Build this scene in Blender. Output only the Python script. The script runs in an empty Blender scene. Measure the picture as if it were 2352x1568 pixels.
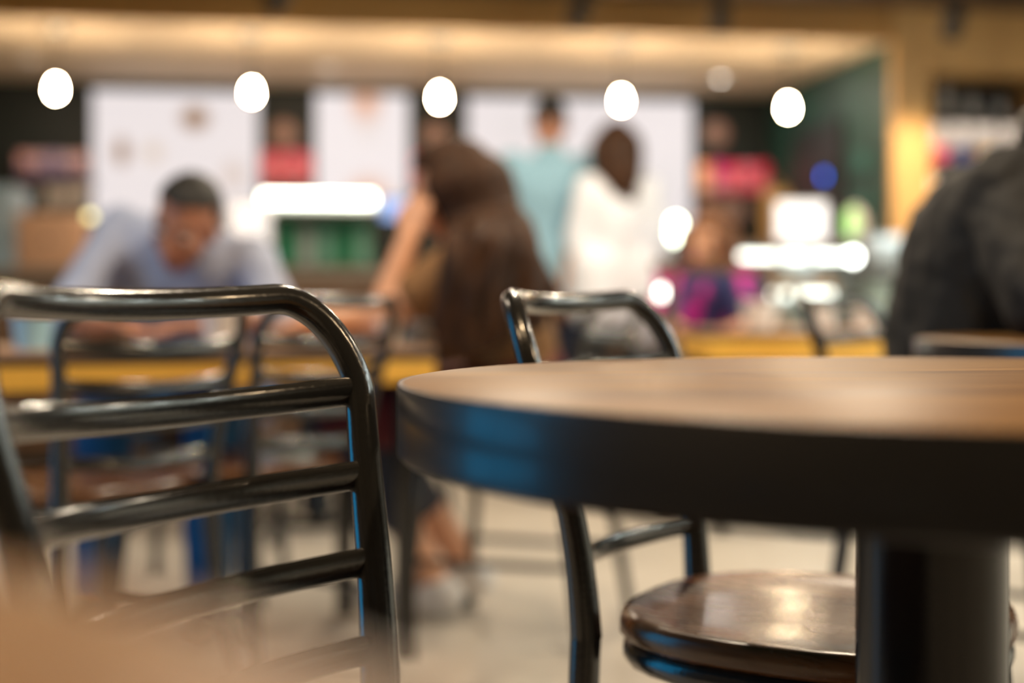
import bpy, bmesh, math, random
from mathutils import Vector, Matrix
random.seed(7)
V = Vector
scene = bpy.context.scene
COL = scene.collection
# ------------------------------------------------------------------ camera, world, exposure
CAM_H = 0.80
cd = bpy.data.cameras.new('camera'); cam = bpy.data.objects.new('camera', cd); COL.objects.link(cam)
cam.location = (0, 0, CAM_H); cam.rotation_euler = (math.pi/2, 0, 0)
cd.lens = 50; cd.sensor_width = 36; cd.shift_y = -91/2352
cd.clip_start = 0.02; cd.clip_end = 60
cd.dof.use_dof = True; cd.dof.focus_distance = 1.24; cd.dof.aperture_fstop = 1.8; cd.dof.aperture_blades = 0
scene.camera = cam
w = bpy.data.worlds.new('dusk'); scene.world = w; w.use_nodes = True
w.node_tree.nodes['Background'].inputs[0].default_value = (0.015, 0.36, 0.72, 1)
w.node_tree.nodes['Background'].inputs[1].default_value = 3.4
vs = scene.view_settings
vs.view_transform = 'Standard'; vs.look = 'None'; vs.exposure = 0.15; vs.gamma = 1.0; vs.use_curve_mapping = False

# room frame: the back wall runs at 8.3 degrees to the picture plane
TH = math.radians(8.3); CT, ST = math.cos(TH), math.sin(TH)
def R(u, v, z=0.0): return V((CT*u - ST*v, ST*u + CT*v, z))
def W(px, py, D):   # a point seen at a pixel, at depth D
    return V(((px-1176)/3267*D, D, CAM_H + (693-py)/3267*D))

# ------------------------------------------------------------------ materials
MATS = {}
def mat(name, col, rough=0.5, metal=0.0, emit=None, estr=0.0, coat=0.0, var=0.0, vscale=20, bump=0.0, bscale=60, spec=None, stretch=None, col2=None):
    if name in MATS: return MATS[name]
    m = bpy.data.materials.new(name); m.use_nodes = True; nt = m.node_tree; b = nt.nodes['Principled BSDF']
    b.inputs['Base Color'].default_value = (*col, 1); b.inputs['Roughness'].default_value = rough; b.inputs['Metallic'].default_value = metal
    if coat: b.inputs['Coat Weight'].default_value = coat; b.inputs['Coat Roughness'].default_value = 0.12
    if spec is not None: b.inputs['Specular IOR Level'].default_value = spec
    if emit: b.inputs['Emission Color'].default_value = (*emit, 1); b.inputs['Emission Strength'].default_value = estr
    if var or bump:
        tc = nt.nodes.new('ShaderNodeTexCoord'); mp = nt.nodes.new('ShaderNodeMapping'); nt.links.new(tc.outputs['Object'], mp.inputs[0])
        if stretch: mp.inputs['Scale'].default_value = stretch
    if var:
        n = nt.nodes.new('ShaderNodeTexNoise'); n.inputs['Scale'].default_value = vscale; n.inputs['Detail'].default_value = 6
        nt.links.new(mp.outputs[0], n.inputs['Vector'])
        r = nt.nodes.new('ShaderNodeValToRGB'); c2 = col2 or tuple(c*(1-var) for c in col)
        r.color_ramp.elements[0].color = (*c2, 1); r.color_ramp.elements[0].position = 0.35
        r.color_ramp.elements[1].color = (*[min(1, c*(1+var*0.4)) for c in col], 1); r.color_ramp.elements[1].position = 0.68
        nt.links.new(n.outputs['Fac'], r.inputs[0]); nt.links.new(r.outputs[0], b.inputs['Base Color'])
    if bump:
        n2 = nt.nodes.new('ShaderNodeTexNoise'); n2.inputs['Scale'].default_value = bscale; n2.inputs['Detail'].default_value = 4
        nt.links.new(mp.outputs[0], n2.inputs['Vector'])
        bp = nt.nodes.new('ShaderNodeBump'); bp.inputs['Strength'].default_value = bump; bp.inputs['Distance'].default_value = 0.01
        nt.links.new(n2.outputs['Fac'], bp.inputs['Height']); nt.links.new(bp.outputs[0], b.inputs['Normal'])
    MATS[name] = m; return m

def wood(name, c1, c2, rough=0.35, axis=0, scale=1.0, coat=0.0, spec=None):
    m = bpy.data.materials.new(name); m.use_nodes = True; nt = m.node_tree; b = nt.nodes['Principled BSDF']
    tc = nt.nodes.new('ShaderNodeTexCoord'); mp = nt.nodes.new('ShaderNodeMapping'); nt.links.new(tc.outputs['Object'], mp.inputs[0])
    s = [14*scale]*3; s[axis] = 1.6*scale; mp.inputs['Scale'].default_value = s
    n = nt.nodes.new('ShaderNodeTexNoise'); n.inputs['Scale'].default_value = 1.6; n.inputs['Detail'].default_value = 8; n.inputs['Roughness'].default_value = 0.62
    n.inputs['Distortion'].default_value = 0.6
    nt.links.new(mp.outputs[0], n.inputs['Vector'])
    r = nt.nodes.new('ShaderNodeValToRGB')
    r.color_ramp.elements[0].color = (*c2, 1); r.color_ramp.elements[0].position = 0.33
    r.color_ramp.elements[1].color = (*c1, 1); r.color_ramp.elements[1].position = 0.66
    nt.links.new(n.outputs['Fac'], r.inputs[0]); nt.links.new(r.outputs[0], b.inputs['Base Color'])
    rr = nt.nodes.new('ShaderNodeMapRange'); rr.inputs['To Min'].default_value = rough*0.8; rr.inputs['To Max'].default_value = rough*1.25
    nt.links.new(n.outputs['Fac'], rr.inputs['Value']); nt.links.new(rr.outputs[0], b.inputs['Roughness'])
    bp = nt.nodes.new('ShaderNodeBump'); bp.inputs['Strength'].default_value = 0.08; bp.inputs['Distance'].default_value = 0.004
    nt.links.new(n.outputs['Fac'], bp.inputs['Height']); nt.links.new(bp.outputs[0], b.inputs['Normal'])
    if coat: b.inputs['Coat Weight'].default_value = coat; b.inputs['Coat Roughness'].default_value = 0.15
    if spec is not None: b.inputs['Specular IOR Level'].default_value = spec
    MATS[name] = m; return m

def print_mat(name, base, estr, spots, scale=(1, 1)):
    """backlit printed panel: base colour with soft food-photo spots (x, z, rx, rz, colour, strength)"""
    m = bpy.data.materials.new(name); m.use_nodes = True; nt = m.node_tree; b = nt.nodes['Principled BSDF']
    tc = nt.nodes.new('ShaderNodeTexCoord'); cur = None
    rgb = nt.nodes.new('ShaderNodeRGB'); rgb.outputs[0].default_value = (*base, 1); cur = rgb.outputs[0]
    for (x, z, rx, rz, c, a) in spots:
        mp = nt.nodes.new('ShaderNodeMapping'); mp.vector_type = 'POINT'
        mp.inputs['Scale'].default_value = (1/rx, 0, 1/rz); mp.inputs['Location'].default_value = (-x/rx, 0, -z/rz)
        nt.links.new(tc.outputs['Object'], mp.inputs[0])
        g = nt.nodes.new('ShaderNodeTexGradient'); g.gradient_type = 'SPHERICAL'; nt.links.new(mp.outputs[0], g.inputs[0])
        mu = nt.nodes.new('ShaderNodeMath'); mu.operation = 'MULTIPLY'; mu.inputs[1].default_value = a*2; mu.use_clamp = True; nt.links.new(g.outputs['Fac'], mu.inputs[0])
        mx = nt.nodes.new('ShaderNodeMix'); mx.data_type = 'RGBA'
        nt.links.new(mu.outputs[0], mx.inputs['Factor']); nt.links.new(cur, mx.inputs['A']); mx.inputs['B'].default_value = (*c, 1); cur = mx.outputs['Result']
    nt.links.new(cur, b.inputs['Emission Color']); b.inputs['Emission Strength'].default_value = estr
    b.inputs['Base Color'].default_value = (.06, .06, .06, 1); b.inputs['Roughness'].default_value = 0.5
    return m

def pane_mat(name, tint=(1, 1, 1), gloss=0.12):
    m = bpy.data.materials.new(name); m.use_nodes = True; nt = m.node_tree; nt.nodes.clear()
    o = nt.nodes.new('ShaderNodeOutputMaterial'); t = nt.nodes.new('ShaderNodeBsdfTransparent'); g = nt.nodes.new('ShaderNodeBsdfGlossy'); mx = nt.nodes.new('ShaderNodeMixShader')
    t.inputs[0].default_value = (*tint, 1); g.inputs['Roughness'].default_value = 0.03; mx.inputs[0].default_value = gloss
    nt.links.new(t.outputs[0], mx.inputs[1]); nt.links.new(g.outputs[0], mx.inputs[2]); nt.links.new(mx.outputs[0], o.inputs[0])
    MATS[name] = m; return m

M_metal = mat('black_enamel_metal', (0.012, 0.012, 0.0115), 0.20, 0.0, coat=0.4, bump=0.05, bscale=180, spec=0.5)
M_seat = wood('dark_seat_veneer', (0.15, 0.060, 0.018), (0.07, 0.026, 0.008), 0.26, 1, 1.6, coat=0.15)
M_top = wood('brown_table_laminate', (0.215, 0.11, 0.022), (0.09, 0.038, 0.007), 0.42, 0, 0.8, spec=0.25)
M_rim = mat('black_rim', (0.014, 0.014, 0.015), 0.30, coat=0.15, bump=0.03, bscale=200)
M_col = mat('black_column', (0.008, 0.008, 0.009), 0.22, spec=0.35)
M_rub = mat('black_rubber', (0.012, 0.012, 0.012), 0.8)
M_yel = wood('yellow_beech_edge', (0.95, 0.56, 0.09), (0.80, 0.42, 0.06), 0.4, 0, 1.0)
M_floor = mat('polished_concrete', (0.57, 0.52, 0.45), 0.30, var=0.18, vscale=1.6, bump=0.03, bscale=30)
M_ceil = mat('dark_ceiling_paint', (0.055, 0.03, 0.016), 0.8, var=0.2, vscale=3)
M_sof = mat('cream_soffit_paint', (0.80, 0.66, 0.50), 0.7, var=0.06, vscale=2)
M_gold = wood('golden_oak_panel', (0.66, 0.40, 0.15), (0.54, 0.31, 0.11), 0.5, 2, 0.6)
M_fascia = wood('golden_oak_fascia', (0.50, 0.26, 0.07), (0.38, 0.19, 0.05), 0.5, 0, 0.6)
M_dark = mat('dark_green_black_wall', (0.005, 0.011, 0.010), 0.5, var=0.3, vscale=3)
M_green = mat('deep_green_wall', (0.008, 0.045, 0.032), 0.5, var=0.35, vscale=2.5)
M_warmwall = mat('dark_plaster', (0.09, 0.075, 0.06), 0.8, var=0.1, vscale=2)
M_pale = mat('pale_plaster', (0.72, 0.74, 0.70), 0.8, var=0.06, vscale=2)
M_counter = wood('walnut_counter', (0.16, 0.085, 0.04), (0.09, 0.045, 0.02), 0.4, 0, 0.8)
M_ctop = mat('stone_worktop', (0.30, 0.25, 0.20), 0.3, var=0.2, vscale=30)
M_white = mat('white_plastic', (0.80, 0.78, 0.77), 0.4)
M_paper = mat('white_paper', (0.85, 0.82, 0.80), 0.6)
M_black = mat('matte_black', (0.01, 0.01, 0.01), 0.5)
M_steel = mat('brushed_steel', (0.45, 0.47, 0.48), 0.3, 1.0, bump=0.05, bscale=90, stretch=(1, 1, 12))
M_glass = pane_mat('case_glass', (0.93, 0.97, 0.95), 0.10)
M_wglass = pane_mat('window_glass', (1, 1, 1), 0.06)

# ------------------------------------------------------------------ mesh helpers
class MB:
    def __init__(s): s.v = []; s.f = []
    def add(s, vs_, fs):
        o = len(s.v); s.v += [tuple(v) for v in vs_]; s.f += [tuple(i+o for i in f) for f in fs]; return s
    def box(s, c, d, rot=0.0, bevel=0.0):
        bm = bmesh.new(); bmesh.ops.create_cube(bm, size=1.0)
        bmesh.ops.scale(bm, vec=d, verts=bm.verts)
        if bevel: bmesh.ops.bevel(bm, geom=bm.edges[:], offset=min(bevel, min(d)*0.45), segments=2, affect='EDGES', profile=0.6)
        m = Matrix.Translation(c) @ Matrix.Rotation(rot, 4, 'Z')
        bm.verts.index_update()
        s.add([m @ v.co for v in bm.verts], [[v.index for v in f.verts] for f in bm.faces]); bm.free(); return s
    def tube(s, pts, rad, n=12, flat=1.0, up=None):
        pts = [V(p) for p in pts]; k = len(pts); rs = rad if isinstance(rad, (list, tuple)) else [rad]*k
        vs_ = []; fs = []; prev = None
        for i, p in enumerate(pts):
            t = (pts[min(i+1, k-1)] - pts[max(i-1, 0)]).normalized()
            if prev is None:
                a = V(up) if up else (V((0, 0, 1)) if abs(t.z) < 0.9 else V((0, 1, 0)))
            else: a = prev
            a = (a - t*a.dot(t)).normalized(); prev = a; b = t.cross(a)
            for j in range(n):
                q = 2*math.pi*j/n; vs_.append(p + a*math.cos(q)*rs[i] + b*math.sin(q)*rs[i]*flat)
        for i in range(k-1):
            for j in range(n): fs.append((i*n+j, i*n+(j+1) % n, (i+1)*n+(j+1) % n, (i+1)*n+j))
        fs.append(tuple(range(n-1, -1, -1))); fs.append(tuple((k-1)*n+j for j in range(n)))
        return s.add(vs_, fs)
    def lathe(s, prof, c=(0, 0, 0), n=24, sx=1.0, sy=1.0):
        vs_ = []; fs = []; k = len(prof)
        for r, z in prof:
            for j in range(n):
                q = 2*math.pi*j/n; vs_.append((c[0]+sx*r*math.cos(q), c[1]+sy*r*math.sin(q), c[2]+z))
        for i in range(k-1):
            for j in range(n): fs.append((i*n+j, i*n+(j+1) % n, (i+1)*n+(j+1) % n, (i+1)*n+j))
        fs.append(tuple(range(n-1, -1, -1))); fs.append(tuple((k-1)*n+j for j in range(n)))
        return s.add(vs_, fs)
    def ball(s, c, r, n=12, m=8, mtx=None):
        rx, ry, rz = (r, r, r) if not isinstance(r, (tuple, list)) else r
        vs_ = []; fs = []
        for i in range(m+1):
            t = math.pi*i/m
            for j in range(n):
                q = 2*math.pi*j/n; p = V((rx*math.sin(t)*math.cos(q), ry*math.sin(t)*math.sin(q), rz*math.cos(t)))
                vs_.append(V(c) + (mtx @ p if mtx else p))
        for i in range(m):
            for j in range(n): fs.append((i*n+j, (i+1)*n+j, (i+1)*n+(j+1) % n, i*n+(j+1) % n))
        return s.add(vs_, fs)
    def cap(s, a, b, ra, rb, n=12):
        """tapered capsule"""
        a, b = V(a), V(b); s.ball(a, ra, n, 8); s.ball(b, rb, n, 8)
        if (b-a).length > 1e-4: s.tube([a, b], [ra, rb], n)
        return s
    def build(s, name, m=None, parent=None, smooth=True, loc=None, angle=40):
        me = bpy.data.meshes.new(name); me.from_pydata(s.v, [], s.f); me.validate(); 
        bm = bmesh.new(); bm.from_mesh(me); bmesh.ops.remove_doubles(bm, verts=bm.verts, dist=1e-6); bmesh.ops.recalc_face_normals(bm, faces=bm.faces); bm.to_mesh(me); bm.free()
        if smooth:
            me.polygons.foreach_set('use_smooth', [True]*len(me.polygons))
            me.set_sharp_from_angle(angle=math.radians(angle))
        o = bpy.data.objects.new(name, me); COL.objects.link(o)
        if m: me.materials.append(m)
        if parent: o.parent = parent
        if loc is not None: o.location = loc
        return o
def tag(o, label, cat, group=None, kind=None):
    o['label'] = label; o['category'] = cat
    if group: o['group'] = group
    if kind: o['kind'] = kind
    return o
def empty(name, loc, rz=0.0, label=None, cat=None, group=None):
    o = bpy.data.objects.new(name, None); COL.objects.link(o); o.location = loc; o.rotation_euler = (0, 0, rz); o.empty_display_size = 0.1
    if label: tag(o, label, cat, group)
    return o
def copy_tree(o, parent=None):
    c = o.copy(); COL.objects.link(c); c.parent = parent
    for ch in list(o.children): copy_tree(ch, c)
    return c
def struct(o, label=None, cat=None):
    o['kind'] = 'structure'
    if label: o['label'] = label; o['category'] = cat
    return o
def rbox(name, u0, u1, v0, v1, z0, z1, m, label=None, cat=None, parent=None):
    mb = MB(); mb.box(((u1-u0)/2, (v1-v0)/2, (z1-z0)/2), (u1-u0, v1-v0, z1-z0))
    o = mb.build(name, m, parent, smooth=False); o.location = R(u0, v0, z0); o.rotation_euler = (0, 0, TH)
    return o
def area(name, parent, loc, rot, size, power, col, shape='DISK', spot=None):
    if spot:
        l = bpy.data.lights.new(name, 'SPOT'); l.spot_size = spot[0]; l.spot_blend = spot[1]; l.shadow_soft_size = size
    else:
        l = bpy.data.lights.new(name, 'AREA'); l.shape = shape; l.size = size
    l.energy = power; l.color = col
    o = bpy.data.objects.new(name, l); COL.objects.link(o); o.location = loc; o.rotation_euler = rot
    if parent: o.parent = parent
    return o

# ------------------------------------------------------------------ structure
UL, UR, VF, VS, VB = -2.14, 4.85, -2.6, 7.82, 10.0
ZC, ZS = 2.5, 2.3
struct(rbox('floor', UL-0.15, UR+0.15, VF-0.15, VB+0.15, -0.1, 0, M_floor), 'pale beige polished concrete cafe floor', 'floor')
struct(rbox('ceiling', UL-0.15, UR+0.15, VF-0.15, VS, ZC, ZC+0.12, M_ceil), 'dark brown ceiling above the seating area', 'ceiling')
struct(rbox('ceiling', UL-0.15, 3.35, VS, VB+0.15, ZS, ZS+0.32, M_sof), 'cream soffit lowered over the service counter', 'ceiling')
struct(rbox('trim_1', UL-0.15, 3.35, VS-0.03, VS, ZS, ZC, M_fascia), 'golden wood fascia along the front of the soffit', 'trim')
struct(rbox('wall_back', UL-0.15, 3.35, VB, VB+0.15, 0, ZS, M_dark), 'nearly black wall behind the menu boards', 'wall')
struct(rbox('wall_return', 3.35, 3.50, VS, VB+0.15, 0, ZC, M_green), 'deep green side wall of the counter alcove', 'wall')
struct(rbox('wall_right', UR, UR+0.15, VF-0.15, VS, 0, ZC, M_pale), 'pale washed plaster wall on the far right', 'wall')
struct(rbox('wall_front', UL-0.15, UR+0.15, VF-0.15, VF, 0, ZC, M_warmwall), 'dark plaster wall behind the viewer', 'wall')
struct(rbox('trim_2', 3.35, 3.56, VS-0.05, VS, 0, ZC, M_gold), 'golden wood post at the end of the green wall', 'pillar')
# retail wall right of the post, with a niche
NU0, NU1, NZ0, NZ1 = 3.60, 4.32, 0.9, 2.13
mb = MB()
for a, b, c, d in ((3.56, NU0, 0, ZC), (NU1, UR+0.15, 0, ZC), (NU0, NU1, 0, NZ0), (NU0, NU1, NZ1, ZC)):
    mb.box(((a+b)/2, VS+0.05, (c+d)/2), (b-a, 0.10, d-c))
mb.box(((NU0+NU1)/2, VS+0.42, (NZ0+NZ1)/2), (NU1-NU0+0.2, 0.04, NZ1-NZ0+0.2))
for a in (NU0-.02, NU1+.02): mb.box((a, VS+.26, (NZ0+NZ1)/2), (.04, .32, NZ1-NZ0+.08))
for z in (NZ0-.02, NZ1+.02): mb.box(((NU0+NU1)/2, VS+.26, z), (NU1-NU0, .32, .04))
o = mb.build('wall_niche', M_gold, smooth=False); o.rotation_euler = (0, 0, TH); struct(o, 'golden wood panelled wall with the retail niche', 'wall')
# left wall with a tall window onto the blue dusk
WV0, WV1, WZ0, WZ1 = 1.55, 2.95, 0.02, 2.3
mb = MB()
for a, b, c, d in ((VF-0.15, WV0, 0, ZC), (WV1, VB+0.15, 0, ZC), (WV0, WV1, 0, WZ0), (WV0, WV1, WZ1, ZC)):
    mb.box((UL-0.075, (a+b)/2, (c+d)/2), (0.15, b-a, d-c))
o = mb.build('wall_left', M_warmwall, smooth=False); o.rotation_euler = (0, 0, TH); struct(o, 'dark plaster wall on the left with a tall window', 'wall')
win = empty('window_1', R(UL-0.075, (WV0+WV1)/2, WZ0), TH); struct(win, 'tall dark framed window letting in blue dusk light', 'window')
ww, wh = WV1-WV0, WZ1-WZ0
mb = MB()
for y in (-ww/2+0.03, ww/2-0.03): mb.box((0, y, wh/2), (0.08, 0.06, wh))
for z in (0.01, wh-0.03): mb.box((0, 0, z), (0.08, ww, 0.02))
mb.build('window_frame', M_black, win, smooth=False)
for y in (0,): MB().box((0, y, wh/2), (0.05, 0.04, wh-0.1)).build('mullion', M_black, win, smooth=False)
for y in (-ww/4, ww/4): MB().box((0, y, wh/2), (0.008, ww/2-.06, wh-0.1)).build('pane', M_wglass, win, smooth=False)
pl = bpy.data.lights.new('window_portal', 'AREA'); pl.shape = 'RECTANGLE'; pl.size = wh; pl.size_y = ww; pl.cycles.is_portal = True
po = bpy.data.objects.new('window_portal', pl); COL.objects.link(po); po.location = R(UL-0.16, (WV0+WV1)/2, (WZ0+WZ1)/2); po.rotation_euler = (0, -math.pi/2, TH)

# ------------------------------------------------------------------ ceiling lamps
def downlight(u, v, z, label, power, col, estr, group=None, r=0.05, spread=None):
    t = empty('ceiling_downlight', R(u, v, z), 0, label, 'ceiling light', group)
    MB().lathe([(r*0.75, -0.001), (r*1.25, -0.001), (r*1.3, -0.006), (r*1.2, -0.012), (r*0.85, -0.012), (r*0.75, -0.004)], n=24).build('trim_ring', M_white, t)
    MB().lathe([(r*0.8, -0.004), (r*0.8, -0.008)], n=24).build('lens', mat('lens_%d' % (estr*10), (0.8, 0.8, 0.8), 0.4, emit=col, estr=estr), t)
    if power:
        l = area('lamp', t, (0, 0, -0.02), (0, 0, 0), r*1.6, power, col)
        if spread: l.data.spread = spread
    return t
WARM = (1.0, 0.82, 0.60)
k = 0
for (u, v, pw) in ((-1.3, 0.3, 22), (0.4, 0.6, 30), (2.6, 0.4, 26), (-1.4, 3.0, 18), (0.6, 2.9, 28), (3.0, 2.8, 26), (0.5, 5.3, 36), (1.9, 4.8, 34)):  # the last lamp is added, out of view, to brighten the white cups
    downlight(u, v, ZC, 'warm recessed downlight in the dark ceiling over the tables', pw, WARM if v > 1 else (1.0, .70, .40), 25, 'downlights over the seating')
for v in (0.6, 1.9, 3.2, 4.5):  # unseen washers, added to give the chair metal a soft sheen
    downlight(UR-.42, v, ZC, 'unseen cool white downlight added to wash the pale right wall', 27, (.90, 1.0, .95), 25, 'added wall washers at right')
downlight(2.75, 9.2, ZS, 'bright recessed downlight in the cream soffit, near its right end', 6, (1, 0.9, 0.78), 16, r=0.035)
downlight(0.15, 9.15, ZS, 'dim recessed downlight in the soffit above the middle menu board', 2, (1, 0.85, 0.7), 1.3, r=0.05)
downlight(-1.68, 9.1, ZS, 'dim recessed downlight in the soffit at far left', 2, (1, 0.85, 0.7), 1.0, r=0.04)

M_bulb = mat('glowing_bulb', (1, 1, 1), 0.3, emit=(1.0, 0.74, 0.46), estr=330)
pend = [(128, 205), (578, 213), (1010, 225), (1427, 232), (1810, 248)]
places = ['leftmost, over the dark wall', 'second from left', 'third from left, beside the narrow menu board', 'fourth from left, over the standing couple', 'rightmost, beside the green wall']
for i, ((px, py), pl_) in enumerate(zip(pend, places)):
    vv = 8.06; D = 7.9
    for _ in range(6):
        X = (px-1176)/3267*D; D = (vv + ST*X)/CT
    p = W(px, py, D); t = empty('pendant_lamp', (p.x, p.y, ZS), TH, 'glowing bare bulb pendant on a thin cord, ' + pl_, 'pendant lamp', 'pendant bulbs along the soffit')
    dz = p.z - ZS
    MB().lathe([(0.075, 0), (0.075, -0.015), (0.05, -0.032), (0.012, -0.036)], n=24).build('ceiling_rose', M_steel, t)
    MB().tube([(0, 0, -0.03), (0, 0, dz+0.09)], 0.004, 6).build('cord', M_black, t)
    MB().lathe([(0.008, 0.10), (0.017, 0.09), (0.018, 0.05), (0.012, 0.045)], (0, 0, dz), n=16).build('socket', M_black, t)
    MB().lathe([(0.010, 0.050), (0.014, 0.040), (0.024, 0.015), (0.027, -0.008), (0.023, -0.026), (0.012, -0.037), (0.002, -0.04)], (0, 0, dz), n=16).build('bulb', M_bulb, t)

def track_spot(p, aim, label, power, col, size):
    t = empty('track_spotlight', p, 0, label, 'spotlight', 'track spotlights before the fascia')
    d = (V(aim)-V(p)).normalized(); q = d.to_track_quat('-Z', 'Y').to_matrix()
    MB().lathe([(0.035, ZC-p.z), (0.035, ZC-p.z-0.02), (0.012, ZC-p.z-0.025), (0.012, 0.0)], n=14).build('stem', M_black, t)
    mb = MB(); mb.lathe([(0.03, 0.10), (0.045, 0.09), (0.05, 0.0), (0.05, -0.08), (0.042, -0.08), (0.04, -0.05)], n=18)
    o = mb.build('lamp_head', M_black, t); o.rotation_euler = q.to_euler()
    o2 = MB().lathe([(0.038, -0.052), (0.038, -0.056)], n=18).build('lens', mat('spot_lens', (0.9, 0.9, 0.9), 0.3, emit=col, estr=12), o)
    l = area('lamp', t, d*0.09, q.to_euler(), 0.03, power, col, spot=(size, 0.7))
    return t
for (px, py, D, aim, pw, lab) in ((640, -5, 7.35, R(-1.2, 8.3, 1.0), 20, 'black track spotlight above the second pendant bulb'),
        (1330, 28, 7.55, R(1.3, VS, 1.9), 4, 'black track spotlight above the fourth pendant bulb'),
        (1655, 40, 7.65, R(2.3, VS, 1.9), 5, 'black track spotlight at the golden fascia, right of centre'),
        (2190, 50, 7.2, R(3.48, VS-0.02, 1.2), 120, 'black track spotlight above the golden post and retail niche')):
    track_spot(W(px, py, D), aim, lab, pw, (1, 0.76, 0.50), math.radians(62))

# ------------------------------------------------------------------ ladder-back chair
LEAN, TAP, BOW, HW, ZR, SP, G1, LC, BT, RX, RZ = .3003, .1776, .0634, .206, .8078, .0667, .0798, -.104, .1585, .050, .080
ZSEAT = 0.452
def deff(d): return d if d < .19 else .19 + .10*(1-math.exp(-(d-.19)/.10))   # the post straightens towards the seat
def cp(lx, d):
    b = BOW*(1-abs(lx/HW)**2.07); e = deff(d)
    return V((lx, LEAN*e - LC*e*e - b, ZR - d - b*BT))
def make_chair():
    t = empty('ladder_back_chair', (0, 0, 0))
    r = RZ; dseat = ZR-ZSEAT
    pts = []; rad = []
    side = []
    for i in range(25):
        d = dseat - (dseat-r)*i/24; side.append((HW - TAP*deff(d), d))
    # corner: blend from post at d=r to rail at x=HW-r
    x0 = HW - TAP*r
    cor = []
    for i in range(1, 15):
        q = (math.pi/2)*i/15; cor.append((x0 - RX*(1-math.cos(q)), r - r*math.sin(q)))
    rail = [((x0-RX)*(1-2*i/24), 0.0) for i in range(25)]
    path = side + cor + rail + [(-x, d) for x, d in reversed(cor)] + [(-x, d) for x, d in reversed(side)]
    for x, d in path:
        pts.append(cp(x, d)); rad.append(0.0124 + 0.0045*max(0, (d-0.08))/0.27)
    MB().tube(pts, rad, 16, up=(0, 1, 0)).build('back_frame', M_metal, t)
    for k in range(4):
        d = G1 + k*SP; hw = HW - TAP*deff(d) - 0.004
        MB().tube([cp(hw*(-1+2*i/24), d) for i in range(25)], 0.0128, 14, flat=0.55, up=(0, 0.25, 1)).build('slat', M_metal, t)
    ys = cp(HW, dseat).y; sc = ys + 0.172
    # seat: dished round-cornered veneer on a steel ring
    n = 40; vs_ = []; fs = []
    rings = [(0.0, 0.0), (0.3, -0.001), (0.6, -0.002), (0.82, 0.0), (0.93, 0.004), (0.985, 0.002), (1.0, -0.006), (1.0, -0.018), (0.97, -0.024), (0.0, -0.024)]
    for (f, z) in rings:
        for j in range(n):
            q = 2*math.pi*j/n; cx, cy = math.cos(q), math.sin(q); e = (abs(cx)**2.7 + abs(cy)**2.7)**(-1/2.7)
            vs_.append((0.205*f*e*cx*(1+0.06*cy), sc + 0.2*f*e*cy, ZSEAT+0.016+z))
    for i in range(len(rings)-1):
        for j in range(n): fs.append((i*n+j, i*n+(j+1) % n, (i+1)*n+(j+1) % n, (i+1)*n+j))
    MB().add(vs_, fs).build('seat', M_seat, t, angle=60)
    ring = []
    for j in range(n+1):
        q = 2*math.pi*j/n; cx, cy = math.cos(q), math.sin(q); e = (abs(cx)**2.7 + abs(cy)**2.7)**(-1/2.7)
        ring.append((0.192*e*cx*(1+0.06*cy), sc+0.187*e*cy, ZSEAT-0.022))
    MB().tube(ring, 0.0135, 10, flat=0.8).build('seat_frame', M_metal, t)
    wsx = HW - TAP*deff(dseat)
    feet = []
    for s in (-1, 1):
        a = cp(s*wsx, dseat); f = V((s*(wsx+0.03), ys-0.075, 0.012)); feet.append(f)
        MB().tube([a + V((0, 0, 0.01)), a.lerp(f, 0.3)+V((0, 0.012, 0)), a.lerp(f, 0.65)+V((0, 0.008, 0)), f], [0.0165, 0.016, 0.0145, 0.0125], 14).build('leg', M_metal, t)
    for s in (-1, 1):
        a = V((s*0.165, sc+0.155, ZSEAT-0.02)); f = V((s*0.19, sc+0.195, 0.012)); feet.append(f)
        MB().tube([a, a.lerp(f, 0.5), f], [0.0135, 0.013, 0.012], 14).build('leg', M_metal, t)
    for f in feet: MB().lathe([(0.015, 0.0), (0.017, 0.004), (0.016, 0.03), (0.0135, 0.032)], (f.x, f.y, 0), n=14).build('foot_cap', M_rub, t)
    z = 0.2
    for s in (-1, 1):
        a = cp(s*wsx, dseat).lerp(feet[0 if s < 0 else 1], 0.58) + V((0, 0.009, 0)); b = V((s*0.165, sc+0.155, ZSEAT-0.02)).lerp(feet[2 if s < 0 else 3], 0.58)
        MB().tube([a, b], 0.008, 10).build('stretcher', M_metal, t)
    return t
def place(o, x, y, yaw, label, cat='chair', group='black metal ladder-back chairs'):
    o.location = (x, y, 0); o.rotation_euler = (0, 0, math.radians(yaw)-math.pi/2); tag(o, label, cat, group); return o
chair0 = make_chair()
place(chair0, -.235, 1.0262, -29.48, 'black metal ladder-back chair in sharp focus at left foreground')
place(copy_tree(chair0), .100, 1.66, -29, 'black metal chair with glossy brown seat tucked behind the big round table')
place(copy_tree(chair0), -.62, 2.50, 140, 'blurred black chair facing the seated man\'s table, seen through the foreground chair')
place(copy_tree(chair0), -.36, 2.84, 145, 'blurred black chair between the foreground chair and the long haired woman')
place(copy_tree(chair0), .24, 3.36, 158, 'blurred black chair under the long haired woman')
place(copy_tree(chair0), -.85, 4.16, -90, 'black chair under the man in the pale blue shirt')
place(copy_tree(chair0), .70, 2.98, -35, 'blurred black chair under the man in the black jacket')

place(copy_tree(chair0), -.95, 4.75, 60, 'blurred black chair at the dark round table behind the seated man, left one')
place(copy_tree(chair0), -.30, 5.00, 150, 'blurred black chair at the dark round table behind the seated man, right one')
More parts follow.
